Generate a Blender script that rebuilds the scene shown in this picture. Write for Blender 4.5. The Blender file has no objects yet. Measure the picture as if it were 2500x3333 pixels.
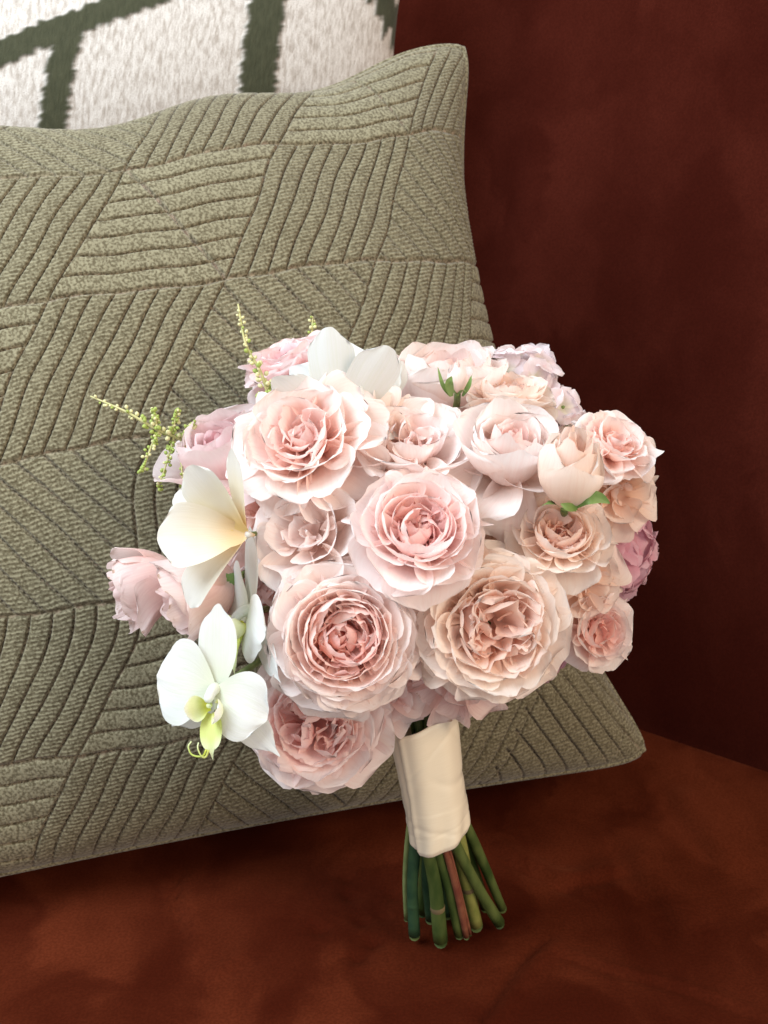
import bpy, math, random
import numpy as np
from mathutils import Vector, Matrix

R = math.radians
scene = bpy.context.scene
col = scene.collection

# ------------------------------------------------------------------ camera
PITCH = R(15.0)
CAM = np.array([0.0, 0.0, 0.40])
AX_R = np.array([1.0, 0.0, 0.0])
AX_U = np.array([0.0, math.sin(PITCH), math.cos(PITCH)])
AX_F = np.array([0.0, math.cos(PITCH), -math.sin(PITCH)])
FOC = 1666.5 / math.tan(R(25.0))
cam_data = bpy.data.cameras.new("camera")
cam = bpy.data.objects.new("camera", cam_data)
col.objects.link(cam)
cam.location = CAM
cam.rotation_euler = (R(90) - PITCH, 0, 0)
cam_data.sensor_fit = 'VERTICAL'
cam_data.angle = R(50.0)
cam_data.clip_start = 0.02
cam_data.clip_end = 50
cam_data.dof.use_dof = True
cam_data.dof.focus_distance = 0.53
cam_data.dof.aperture_fstop = 13
scene.camera = cam


def at(px, py, d):
    """point at depth d (metres along the view axis) measured off the 2500 x 3333 photograph"""
    return CAM + d * (AX_F + (px - 1250) / FOC * AX_R - (py - 1666.5) / FOC * AX_U)


def on_seat(px, py, z=0.0):
    a = AX_F + (px - 1250) / FOC * AX_R - (py - 1666.5) / FOC * AX_U
    return CAM + (z - CAM[2]) / a[2] * a


def facing(x, y, z):
    """unit world direction from (right, up, towards the viewer)"""
    v = x * AX_R + y * AX_U - z * AX_F
    return v / np.linalg.norm(v)


# ------------------------------------------------------------------ world, lamps, exposure
world = bpy.data.worlds.new("World")
scene.world = world
world.use_nodes = True
bg = world.node_tree.nodes["Background"]
bg.inputs[0].default_value = (1.0, 0.97, 0.95, 1)
bg.inputs[1].default_value = 0.78
scene.view_settings.view_transform = 'Standard'
scene.view_settings.look = 'None'
scene.view_settings.exposure = 0.0
scene.view_settings.gamma = 1.0


def area_lamp(name, loc, target, w, h, power, color):
    d = bpy.data.lights.new(name, 'AREA')
    d.shape = 'RECTANGLE'
    d.size, d.size_y = w, h
    d.energy = power
    d.color = color
    o = bpy.data.objects.new(name, d)
    col.objects.link(o)
    o.location = loc
    o.rotation_euler = (Vector(target) - Vector(loc)).to_track_quat('-Z', 'Y').to_euler()
    return o


area_lamp("window_light", (-0.78, 0.14, 1.26), (0.0, 0.62, 0.25), 0.9, 0.9, 29.5, (0.80, 0.91, 1.0))
area_lamp("room_light", (1.5, -0.7, 1.1), (0.0, 0.62, 0.15), 0.9, 0.9, 25, (1.0, 0.76, 0.54))

scene.cycles.max_bounces = 12
scene.cycles.diffuse_bounces = 6
scene.cycles.transparent_max_bounces = 8


# ------------------------------------------------------------------ helpers
def tag(o, label=None, cat=None, group=None, kind=None):
    if label: o['label'] = label
    if cat: o['category'] = cat
    if group: o['group'] = group
    if kind: o['kind'] = kind
    return o


def empty(name, loc, rot=None):
    o = bpy.data.objects.new(name, None)
    col.objects.link(o)
    m = Matrix.Translation(Vector(loc))
    if rot is not None:
        m = m @ rot
    o.matrix_world = m
    o.empty_display_size = 0.01
    return o


def mesh_obj(name, verts, faces, mat, parent=None, uv=None, smooth=True, attrs=None):
    me = bpy.data.meshes.new(name)
    verts = np.asarray(verts, dtype=np.float32)
    faces = np.asarray(faces, dtype=np.int32)
    nf, k = faces.shape
    me.vertices.add(len(verts))
    me.vertices.foreach_set("co", verts.ravel())
    me.loops.add(nf * k)
    me.loops.foreach_set("vertex_index", faces.ravel())
    me.polygons.add(nf)
    me.polygons.foreach_set("loop_start", np.arange(0, nf * k, k, dtype=np.int32))
    me.polygons.foreach_set("use_smooth", np.full(nf, smooth, dtype=bool))
    if uv is not None:
        l = me.uv_layers.new(name="UVMap")
        l.data.foreach_set("uv", np.asarray(uv, dtype=np.float32)[faces.ravel()].ravel())
    for an, av in (attrs or {}).items():
        a = me.attributes.new(an, 'FLOAT', 'POINT')
        a.data.foreach_set("value", np.asarray(av, dtype=np.float32).ravel())
    me.update(calc_edges=True)
    me.validate()
    if mat: me.materials.append(mat)
    o = bpy.data.objects.new(name, me)
    col.objects.link(o)
    if parent is not None:
        o.parent = parent
    return o


def grid_faces(nu, nv, wrap=False):
    """vertex index = j * nu + i"""
    i = np.arange(nu if wrap else nu - 1)
    j = np.arange(nv - 1)
    I, J = np.meshgrid(i, j)
    I2 = (I + 1) % nu
    return np.stack([J * nu + I, J * nu + I2, (J + 1) * nu + I2, (J + 1) * nu + I], -1).reshape(-1, 4)


def smoothstep(a, b, x):
    t = np.clip((x - a) / (b - a), 0, 1)
    return t * t * (3 - 2 * t)


def tube(name, pts, radii, mat, parent=None, n=10, cap=True):
    pts = np.asarray(pts, float)
    radii = np.asarray(radii, float)
    m = len(pts)
    tan = np.gradient(pts, axis=0)
    tan /= np.linalg.norm(tan, axis=1)[:, None]
    ref = np.array([0.31, 0.2, 0.93]) if abs(tan[0][2]) < 0.9 else np.array([1.0, 0.2, 0.1])
    V = []
    for p, t, r_ in zip(pts, tan, radii):
        a = np.cross(t, ref); a /= np.linalg.norm(a)
        b = np.cross(t, a)
        th = np.arange(n) / n * 2 * np.pi
        V.append(p + r_ * (np.cos(th)[:, None] * a + np.sin(th)[:, None] * b))
    V = np.concatenate(V)
    Fq = grid_faces(n, m, wrap=True)
    if cap:
        V = np.concatenate([V, pts[:1] - tan[:1] * radii[0] * 0.1, pts[-1:] + tan[-1:] * radii[-1] * 0.1])
        c0, c1 = len(V) - 2, len(V) - 1
        ii = np.arange(0, n, 2)
        Fq = np.concatenate([Fq, np.stack([np.full(len(ii), c0), (ii + 2) % n, (ii + 1) % n, ii], -1),
                             np.stack([np.full(len(ii), c1), (m - 1) * n + ii, (m - 1) * n + (ii + 1) % n, (m - 1) * n + (ii + 2) % n], -1)])
    uv = np.stack([np.tile(np.arange(n) / n, m), np.repeat(np.linspace(0, 1, m), n)], -1)
    if cap: uv = np.concatenate([uv, [[0, 0], [0, 1]]])
    return mesh_obj(name, V, Fq, mat, parent, uv)


def curve_pts(ctrl, n):
    """Catmull-Rom through the control points"""
    c = np.asarray(ctrl, float)
    c = np.concatenate([2 * c[:1] - c[1:2], c, 2 * c[-1:] - c[-2:-1]])
    out = []
    m = len(c) - 3
    for x in np.linspace(0, m - 1e-6, n):
        k = int(x); t = x - k
        p0, p1, p2, p3 = c[k:k + 4]
        out.append(0.5 * (2 * p1 + (p2 - p0) * t + (2 * p0 - 5 * p1 + 4 * p2 - p3) * t ** 2 + (3 * p1 - p0 - 3 * p2 + p3) * t ** 3))
    return np.array(out)


def axis_rot(axis, spin=0.0):
    return Vector(axis).to_track_quat('Z', 'Y').to_matrix().to_4x4() @ Matrix.Rotation(spin, 4, 'Z')


# ------------------------------------------------------------------ materials
def new_mat(name):
    m = bpy.data.materials.new(name)
    m.use_nodes = True
    nt = m.node_tree
    nt.nodes.clear()
    out = nt.nodes.new("ShaderNodeOutputMaterial")
    p = nt.nodes.new("ShaderNodeBsdfPrincipled")
    nt.links.new(p.outputs[0], out.inputs[0])
    return m, nt, p, out


def N(nt, typ, **kw):
    n = nt.nodes.new(typ)
    for k, v in kw.items():
        if k.startswith("i_"):
            key = k[2:]
            n.inputs[int(key) if key.isdigit() else key].default_value = v
        else:
            setattr(n, k, v)
    return n


def mixc(nt, fac, a, b, blend='MIX'):
    n = nt.nodes.new("ShaderNodeMix")
    n.data_type = 'RGBA'
    n.blend_type = blend
    for s, v in ((0, fac), (6, a), (7, b)):
        if isinstance(v, bpy.types.NodeSocket):
            nt.links.new(v, n.inputs[s])
        elif s == 0:
            n.inputs[0].default_value = v
        else:
            n.inputs[s].default_value = (*v, 1)
    return n.outputs[2]


def mathn(nt, op, a, b=0.0, c=None):
    n = nt.nodes.new("ShaderNodeMath")
    n.operation = op
    for k, v in enumerate((a, b, c)):
        if v is None: continue
        if isinstance(v, bpy.types.NodeSocket):
            nt.links.new(v, n.inputs[k])
        else:
            n.inputs[k].default_value = v
    return n.outputs[0]


def ramp(nt, fac, stops):
    n = nt.nodes.new("ShaderNodeValToRGB")
    e = n.color_ramp.elements
    while len(e) < len(stops): e.new(0.5)
    for el, (p, c) in zip(e, stops):
        el.position = p
        el.color = (*c, 1) if len(c) == 3 else c
    n.color_ramp.interpolation = 'EASE'
    nt.links.new(fac, n.inputs[0])
    return n.outputs[0]


def petal_mat(name, base, mid, rim, heart, trans=0.46, blemish=0.3, vein=0.5, rough=0.62):
    """petal: colour runs from claw to rim along the petal; inner petals are deeper in colour (object property tone)"""
    m, nt, p, out = new_mat(name)
    L = nt.links
    uv = N(nt, "ShaderNodeUVMap")
    sep = N(nt, "ShaderNodeSeparateXYZ")
    L.new(uv.outputs[0], sep.inputs[0])
    oi = N(nt, "ShaderNodeObjectInfo")
    geo = N(nt, "ShaderNodeTexCoord")
    nz = N(nt, "ShaderNodeTexNoise", i_Scale=60.0, i_Detail=3.0)
    L.new(geo.outputs['Object'], nz.inputs['Vector'])
    v = mathn(nt, 'ADD', sep.outputs[1], mathn(nt, 'MULTIPLY', mathn(nt, 'SUBTRACT', nz.outputs[0], 0.5), 0.22))
    c = ramp(nt, v, [(0.05, base), (0.52, mid), (0.93, rim)])
    tone = N(nt, "ShaderNodeAttribute", attribute_type='OBJECT', attribute_name="tone")
    inner = ramp(nt, v, [(0.05, tuple(x * 0.8 for x in heart)), (0.55, heart), (0.98, tuple(.5 * x + .5 * y for x, y in zip(heart, mid)))])
    c = mixc(nt, tone.outputs['Fac'], c, inner)
    # object to object variation
    hs = N(nt, "ShaderNodeHueSaturation")
    L.new(c, hs.inputs['Color'])
    L.new(mathn(nt, 'ADD', mathn(nt, 'MULTIPLY', oi.outputs['Random'], 0.26), 0.87), hs.inputs['Saturation'])
    L.new(mathn(nt, 'ADD', mathn(nt, 'MULTIPLY', oi.outputs['Random'], 0.012), 0.494), hs.inputs['Hue'])
    c = hs.outputs[0]
    # fine veins running from claw to rim
    mp = N(nt, "ShaderNodeMapping")
    mp.inputs['Scale'].default_value = (34, 2.2, 1)
    L.new(uv.outputs[0], mp.inputs[0])
    vn = N(nt, "ShaderNodeTexNoise", i_Scale=1.0, i_Detail=4.0, i_Roughness=0.6)
    L.new(mp.outputs[0], vn.inputs['Vector'])
    vf = mathn(nt, 'MULTIPLY', ramp(nt, vn.outputs[0], [(0.35, (1, 1, 1)), (0.62, (0, 0, 0))]), 0.24 * vein)
    c = mixc(nt, vf, c, tuple(x * 0.82 for x in heart))
    # browned nicks on some rims
    bn = N(nt, "ShaderNodeTexNoise", i_Scale=240.0, i_Detail=2.0)
    L.new(geo.outputs['Object'], bn.inputs['Vector'])
    bl = mathn(nt, 'MULTIPLY', ramp(nt, sep.outputs[1], [(0.93, (0, 0, 0)), (1.0, (1, 1, 1))]),
               ramp(nt, bn.outputs[0], [(0.60, (0, 0, 0)), (0.68, (1, 1, 1))]))
    c = mixc(nt, mathn(nt, 'MULTIPLY', bl, blemish), c, (0.45, 0.27, 0.15))
    L.new(c, p.inputs['Base Color'])
    p.inputs['Roughness'].default_value = rough
    p.inputs['Specular IOR Level'].default_value = 0.25
    p.inputs['Sheen Weight'].default_value = 0.12
    p.inputs['Sheen Roughness'].default_value = 0.4
    bmp = N(nt, "ShaderNodeBump", i_Strength=0.28, i_Distance=0.0006)
    hn = N(nt, "ShaderNodeTexNoise", i_Scale=170.0, i_Detail=2.0)
    L.new(geo.outputs['Object'], hn.inputs['Vector'])
    L.new(mathn(nt, 'ADD', mathn(nt, 'MULTIPLY', vn.outputs[0], 0.9), mathn(nt, 'MULTIPLY', hn.outputs[0], 0.7)), bmp.inputs['Height'])
    L.new(bmp.outputs[0], p.inputs['Normal'])
    tr = N(nt, "ShaderNodeBsdfTranslucent")
    L.new(c, tr.inputs['Color'])
    mx = N(nt, "ShaderNodeMixShader")
    mx.inputs[0].default_value = trans
    L.new(p.outputs[0], mx.inputs[1])
    L.new(tr.outputs[0], mx.inputs[2])
    L.new(mx.outputs[0], out.inputs[0])
    return m


MAT = {}
MAT['blush'] = petal_mat('blush_petal', (0.95, 0.69, 0.61), (0.96, 0.80, 0.75), (0.97, 0.90, 0.87), (0.94, 0.54, 0.46))
MAT['pink'] = petal_mat('pink_petal', (0.95, 0.69, 0.65), (0.96, 0.79, 0.76), (0.97, 0.89, 0.87), (0.94, 0.56, 0.51))
MAT['peach'] = petal_mat('peach_petal', (0.95, 0.72, 0.61), (0.96, 0.82, 0.73), (0.97, 0.89, 0.82), (0.93, 0.58, 0.47))
MAT['cream'] = petal_mat('cream_rose_petal', (0.92, 0.71, 0.57), (0.94, 0.79, 0.68), (0.95, 0.86, 0.79), (0.91, 0.56, 0.45))
MAT['pale'] = petal_mat('pale_petal', (0.94, 0.77, 0.70), (0.96, 0.85, 0.80), (0.97, 0.92, 0.90), (0.93, 0.50, 0.43))
MAT['lilac'] = petal_mat('cool_pink_petal', (0.93, 0.66, 0.59), (0.95, 0.75, 0.73), (0.95, 0.84, 0.83), (0.95, 0.62, 0.69))
MAT['dusty'] = petal_mat('dusty_pink_petal', (0.88, 0.66, 0.60), (0.91, 0.71, 0.67), (0.93, 0.81, 0.78), (0.82, 0.52, 0.51), blemish=0.8, vein=1.0)
MAT['mauve'] = petal_mat('mauve_floret_petal', (0.72, 0.40, 0.47), (0.82, 0.50, 0.57), (0.87, 0.61, 0.67), (0.65, 0.27, 0.38), blemish=0.1)
MAT['stock'] = petal_mat('pale_lilac_petal', (0.88, 0.87, 0.70), (0.94, 0.82, 0.84), (0.95, 0.89, 0.92), (0.93, 0.76, 0.79), blemish=0.1)
MAT['white'] = petal_mat('white_orchid_petal', (0.72, 0.75, 0.63), (0.75, 0.77, 0.74), (0.77, 0.79, 0.78), (0.78, 0.84, 0.62), trans=0.25, blemish=0.0, vein=0.8, rough=0.5)
MAT['ivory'] = petal_mat('ivory_petal', (0.72, 0.53, 0.25), (0.75, 0.70, 0.56), (0.76, 0.755, 0.70), (0.80, 0.74, 0.45), trans=0.25, blemish=0.05, vein=0.3, rough=0.48)
MAT['lip'] = petal_mat('green_lip', (0.62, 0.62, 0.10), (0.80, 0.84, 0.52), (0.91, 0.92, 0.88), (0.55, 0.62, 0.1), trans=0.2, blemish=0.0, vein=0.3, rough=0.4)
MAT['lip_green'] = petal_mat('lime_lip', (0.62, 0.66, 0.16), (0.62, 0.72, 0.24), (0.76, 0.83, 0.52), (0.5, 0.6, 0.1), trans=0.2, blemish=0.0, vein=0.4, rough=0.4)


def plant_mat(name, a, b, rough=0.45, scale=120.0, stretch=(1, 1, 1)):
    m, nt, p, out = new_mat(name)
    tc = N(nt, "ShaderNodeTexCoord")
    mp = N(nt, "ShaderNodeMapping")
    mp.inputs['Scale'].default_value = stretch
    nt.links.new(tc.outputs['Object'], mp.inputs[0])
    nz = N(nt, "ShaderNodeTexNoise", i_Scale=scale, i_Detail=4.0)
    nt.links.new(mp.outputs[0], nz.inputs['Vector'])
    c = ramp(nt, nz.outputs[0], [(0.3, a), (0.7, b)])
    nt.links.new(c, p.inputs['Base Color'])
    p.inputs['Roughness'].default_value = rough
    p.inputs['Specular IOR Level'].default_value = 0.35
    bm = N(nt, "ShaderNodeBump", i_Strength=0.25, i_Distance=0.0004)
    nt.links.new(nz.outputs[0], bm.inputs['Height'])
    nt.links.new(bm.outputs[0], p.inputs['Normal'])
    return m


MAT['stem'] = plant_mat('green_stem', (0.030, 0.060, 0.013), (0.105, 0.14, 0.038), 0.5, 90, (1, 1, .35))
MAT['stem_dark'] = plant_mat('dark_stem', (0.018, 0.055, 0.03), (0.035, 0.085, 0.04))
MAT['stem_olive'] = plant_mat('olive_stem', (0.17, 0.20, 0.045), (0.27, 0.28, 0.08))
MAT['stem_light'] = plant_mat('light_stem', (0.16, 0.22, 0.08), (0.24, 0.30, 0.12))
MAT['stem_red'] = plant_mat('red_stem', (0.16, 0.045, 0.03), (0.25, 0.10, 0.055))
MAT['leaf'] = plant_mat('sepal_green', (0.11, 0.20, 0.045), (0.20, 0.30, 0.09))
MAT['leaf_dark'] = plant_mat('foliage_green', (0.025, 0.055, 0.02), (0.05, 0.09, 0.03))
MAT['node'] = plant_mat('stem_node', (0.12, 0.09, 0.05), (0.2, 0.16, 0.08))
MAT['sprig'] = plant_mat('sprig_bud', (0.55, 0.55, 0.24), (0.72, 0.68, 0.42), 0.6, 300)
MAT['sprig_green'] = plant_mat('sprig_green_bud', (0.26, 0.36, 0.07), (0.42, 0.50, 0.14), 0.6, 300)
MAT['sprig_stem'] = plant_mat('sprig_stem', (0.40, 0.40, 0.16), (0.52, 0.48, 0.24))


def velvet_mat(name, a, b, sheen_tint, sheen=0.6):
    m, nt, p, out = new_mat(name)
    L = nt.links
    tc = N(nt, "ShaderNodeTexCoord")
    w = N(nt, "ShaderNodeTexNoise", i_Scale=6.5, i_Detail=4.0, i_Distortion=0.5)
    L.new(tc.outputs['Object'], w.inputs['Vector'])
    n2 = N(nt, "ShaderNodeTexNoise", i_Scale=13.0, i_Detail=5.0, i_Distortion=0.7, i_Roughness=0.55)
    L.new(tc.outputs['Object'], n2.inputs['Vector'])
    n3 = N(nt, "ShaderNodeTexNoise", i_Scale=620.0, i_Detail=2.0)
    L.new(tc.outputs['Object'], n3.inputs['Vector'])
    # hand-brushed patches of nap
    wv = N(nt, "ShaderNodeVectorMath", operation='MULTIPLY_ADD')
    L.new(n2.outputs[1], wv.inputs[0])
    wv.inputs[1].default_value = (0.09, 0.09, 0.09)
    L.new(tc.outputs['Object'], wv.inputs[2])
    vmap = N(nt, "ShaderNodeMapping")
    vmap.inputs['Scale'].default_value = (1.0, 0.55, 0.6)
    vmap.inputs['Rotation'].default_value = (0, 0, 0.7)
    L.new(wv.outputs[0], vmap.inputs[0])
    vo = N(nt, "ShaderNodeTexVoronoi", feature='SMOOTH_F1', i_Scale=22.0, i_Smoothness=0.5)
    L.new(vmap.outputs[0], vo.inputs['Vector'])
    sx = N(nt, "ShaderNodeSeparateXYZ")
    L.new(vo.outputs['Color'], sx.inputs[0])
    f = mathn(nt, 'ADD', mathn(nt, 'MULTIPLY', w.outputs[0], 0.45), mathn(nt, 'MULTIPLY', n2.outputs[0], 0.35))
    f = mathn(nt, 'ADD', f, mathn(nt, 'MULTIPLY', sx.outputs[0], 0.20))
    # strokes left by a hand: streaks whose run changes from patch to patch
    st = []
    for ang_ in (0.5, -0.9):
        ms = N(nt, "ShaderNodeMapping")
        ms.inputs['Rotation'].default_value = (0, 0.4, ang_)
        ms.inputs['Scale'].default_value = (70, 16, 40)
        L.new(tc.outputs['Object'], ms.inputs[0])
        ns = N(nt, "ShaderNodeTexNoise", i_Scale=1.0, i_Detail=3.0)
        L.new(ms.outputs[0], ns.inputs['Vector'])
        st.append(ns.outputs[0])
    mxs = N(nt, "ShaderNodeMix")
    L.new(ramp(nt, sx.outputs[1], [(0.4, (0, 0, 0)), (0.6, (1, 1, 1))]), mxs.inputs[0])
    L.new(st[0], mxs.inputs[2]); L.new(st[1], mxs.inputs[3])
    f = mathn(nt, 'ADD', f, mathn(nt, 'MULTIPLY', mathn(nt, 'SUBTRACT', mxs.outputs[0], 0.5), 0.09))
    nap = ramp(nt, f, [(0.34, (0, 0, 0)), (0.66, (1, 1, 1))])
    c = mixc(nt, nap, a, b)
    c = mixc(nt, mathn(nt, 'MULTIPLY', ramp(nt, n3.outputs[0], [(0.3, (1, 1, 1)), (0.7, (0, 0, 0))]), 0.35), c, tuple(x * 0.5 for x in a))
    L.new(c, p.inputs['Base Color'])
    p.inputs['Roughness'].default_value = 0.85
    p.inputs['Specular IOR Level'].default_value = 0.0
    p.inputs['Sheen Tint'].default_value = (*sheen_tint, 1)
    p.inputs['Sheen Roughness'].default_value = 0.38
    L.new(mathn(nt, 'MULTIPLY', mathn(nt, 'ADD', mathn(nt, 'MULTIPLY', nap, 0.7), 0.3), sheen), p.inputs['Sheen Weight'])
    b1 = N(nt, "ShaderNodeBump", i_Strength=0.35, i_Distance=0.004)
    L.new(f, b1.inputs['Height'])
    b2 = N(nt, "ShaderNodeBump", i_Strength=0.35, i_Distance=0.0004)
    L.new(n3.outputs[0], b2.inputs['Height'])
    L.new(b1.outputs[0], b2.inputs['Normal'])
    L.new(b2.outputs[0], p.inputs['Normal'])
    return m


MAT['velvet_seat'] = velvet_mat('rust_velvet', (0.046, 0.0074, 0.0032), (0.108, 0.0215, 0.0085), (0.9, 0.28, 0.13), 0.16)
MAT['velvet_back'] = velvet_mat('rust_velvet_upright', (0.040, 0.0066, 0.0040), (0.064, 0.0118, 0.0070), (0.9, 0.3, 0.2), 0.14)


def knit_mat():
    m, nt, p, out = new_mat('sage_knit')
    L = nt.links
    tc = N(nt, "ShaderNodeTexCoord")
    at_g = N(nt, "ShaderNodeAttribute", attribute_name="groove")
    at_y = N(nt, "ShaderNodeAttribute", attribute_name="yarn")
    n1 = N(nt, "ShaderNodeTexNoise", i_Scale=620.0, i_Detail=3.0)
    L.new(tc.outputs['Object'], n1.inputs['Vector'])
    n2 = N(nt, "ShaderNodeTexNoise", i_Scale=9.0, i_Detail=3.0)
    L.new(tc.outputs['Object'], n2.inputs['Vector'])
    pile = mixc(nt, ramp(nt, n1.outputs[0], [(0.36, (0, 0, 0)), (0.62, (1, 1, 1))]), (0.098, 0.084, 0.048), (0.310, 0.288, 0.190))
    pile = mixc(nt, mathn(nt, 'MULTIPLY', n2.outputs[0], 0.5), pile, (0.125, 0.102, 0.057))
    pile = mixc(nt, mathn(nt, 'MULTIPLY', at_y.outputs['Fac'], 0.55), pile, (0.085, 0.070, 0.038))
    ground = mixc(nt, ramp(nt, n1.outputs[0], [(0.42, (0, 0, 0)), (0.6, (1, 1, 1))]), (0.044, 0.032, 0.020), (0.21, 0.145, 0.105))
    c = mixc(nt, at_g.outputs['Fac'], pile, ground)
    at_p = N(nt, "ShaderNodeAttribute", attribute_name="lit_thread")
    c = mixc(nt, mathn(nt, 'MULTIPLY', at_p.outputs['Fac'], mathn(nt, 'ADD', mathn(nt, 'MULTIPLY', n2.outputs[0], 1.6), -0.25)), c, (0.46, 0.30, 0.23))  # pink thread colour doubling as painted light on the groove lip
    L.new(c, p.inputs['Base Color'])
    p.inputs['Roughness'].default_value = 0.9
    p.inputs['Specular IOR Level'].default_value = 0.1
    p.inputs['Sheen Weight'].default_value = 0.25
    p.inputs['Sheen Roughness'].default_value = 0.5
    b = N(nt, "ShaderNodeBump", i_Strength=0.5, i_Distance=0.0007)
    L.new(n1.outputs[0], b.inputs['Height'])
    L.new(b.outputs[0], p.inputs['Normal'])
    return m


MAT['knit'] = knit_mat()


def ikat_mat():
    m, nt, p, out = new_mat('cream_and_green_weave')
    L = nt.links
    uv = N(nt, "ShaderNodeUVMap")
    g = N(nt, "ShaderNodeAttribute", attribute_name="motif")
    mp = N(nt, "ShaderNodeMapping")
    mp.inputs['Scale'].default_value = (150, 22, 1)
    L.new(uv.outputs[0], mp.inputs[0])
    n1 = N(nt, "ShaderNodeTexNoise", i_Scale=1.0, i_Detail=4.0, i_Roughness=0.65)
    L.new(mp.outputs[0], n1.inputs['Vector'])
    n2 = N(nt, "ShaderNodeTexNoise", i_Scale=420.0, i_Detail=2.0)
    L.new(uv.outputs[0], n2.inputs['Vector'])
    cream = mixc(nt, ramp(nt, n1.outputs[0], [(0.3, (0, 0, 0)), (0.62, (1, 1, 1))]), (0.40, 0.355, 0.31), (0.66, 0.63, 0.59))
    cream = mixc(nt, mathn(nt, 'MULTIPLY', ramp(nt, n2.outputs[0], [(0.28, (1, 1, 1)), (0.5, (0, 0, 0))]), 0.7), cream, (0.28, 0.23, 0.20))
    green = mixc(nt, n1.outputs[0], (0.020, 0.024, 0.011), (0.080, 0.082, 0.046))
    c = mixc(nt, g.outputs['Fac'], cream, green)
    L.new(c, p.inputs['Base Color'])
    p.inputs['Roughness'].default_value = 0.85
    p.inputs['Specular IOR Level'].default_value = 0.15
    p.inputs['Sheen Weight'].default_value = 0.2
    b = N(nt, "ShaderNodeBump", i_Strength=0.7, i_Distance=0.0012)
    L.new(mathn(nt, 'ADD', n1.outputs[0], mathn(nt, 'MULTIPLY', n2.outputs[0], 0.5)), b.inputs['Height'])
    L.new(b.outputs[0], p.inputs['Normal'])
    return m


MAT['ikat'] = ikat_mat()


def satin_mat():
    m, nt, p, out = new_mat('ivory_satin')
    L = nt.links
    uv = N(nt, "ShaderNodeUVMap")
    mp = N(nt, "ShaderNodeMapping")
    mp.inputs['Scale'].default_value = (9, 130, 1)
    L.new(uv.outputs[0], mp.inputs[0])
    n1 = N(nt, "ShaderNodeTexNoise", i_Scale=1.0, i_Detail=3.0)
    L.new(mp.outputs[0], n1.inputs['Vector'])
    c = mixc(nt, n1.outputs[0], (0.85, 0.76, 0.57), (0.91, 0.84, 0.67))
    L.new(c, p.inputs['Base Color'])
    p.inputs['Roughness'].default_value = 0.24
    p.inputs['Anisotropic'].default_value = 0.5
    p.inputs['Specular IOR Level'].default_value = 0.55
    p.inputs['Sheen Weight'].default_value = 0.25
    b = N(nt, "ShaderNodeBump", i_Strength=0.12, i_Distance=0.0005)
    L.new(n1.outputs[0], b.inputs['Height'])
    L.new(b.outputs[0], p.inputs['Normal'])
    return m


MAT['satin'] = satin_mat()

# ------------------------------------------------------------------ sofa
SOFA_PATH_CTRL = np.array([(-1.3, 0.64), (-0.8, 0.80), (-0.35, 0.95), (-0.12, 1.015), (0.0, 1.005), (0.075, 0.955), (0.172, 0.874),
                           (0.294, 0.763), (0.5, 0.58), (0.75, 0.36)])


def path_dense(n=240):
    c = np.concatenate([SOFA_PATH_CTRL, np.zeros((len(SOFA_PATH_CTRL), 1))], 1)
    return curve_pts(c, n)[:, :2]


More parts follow.
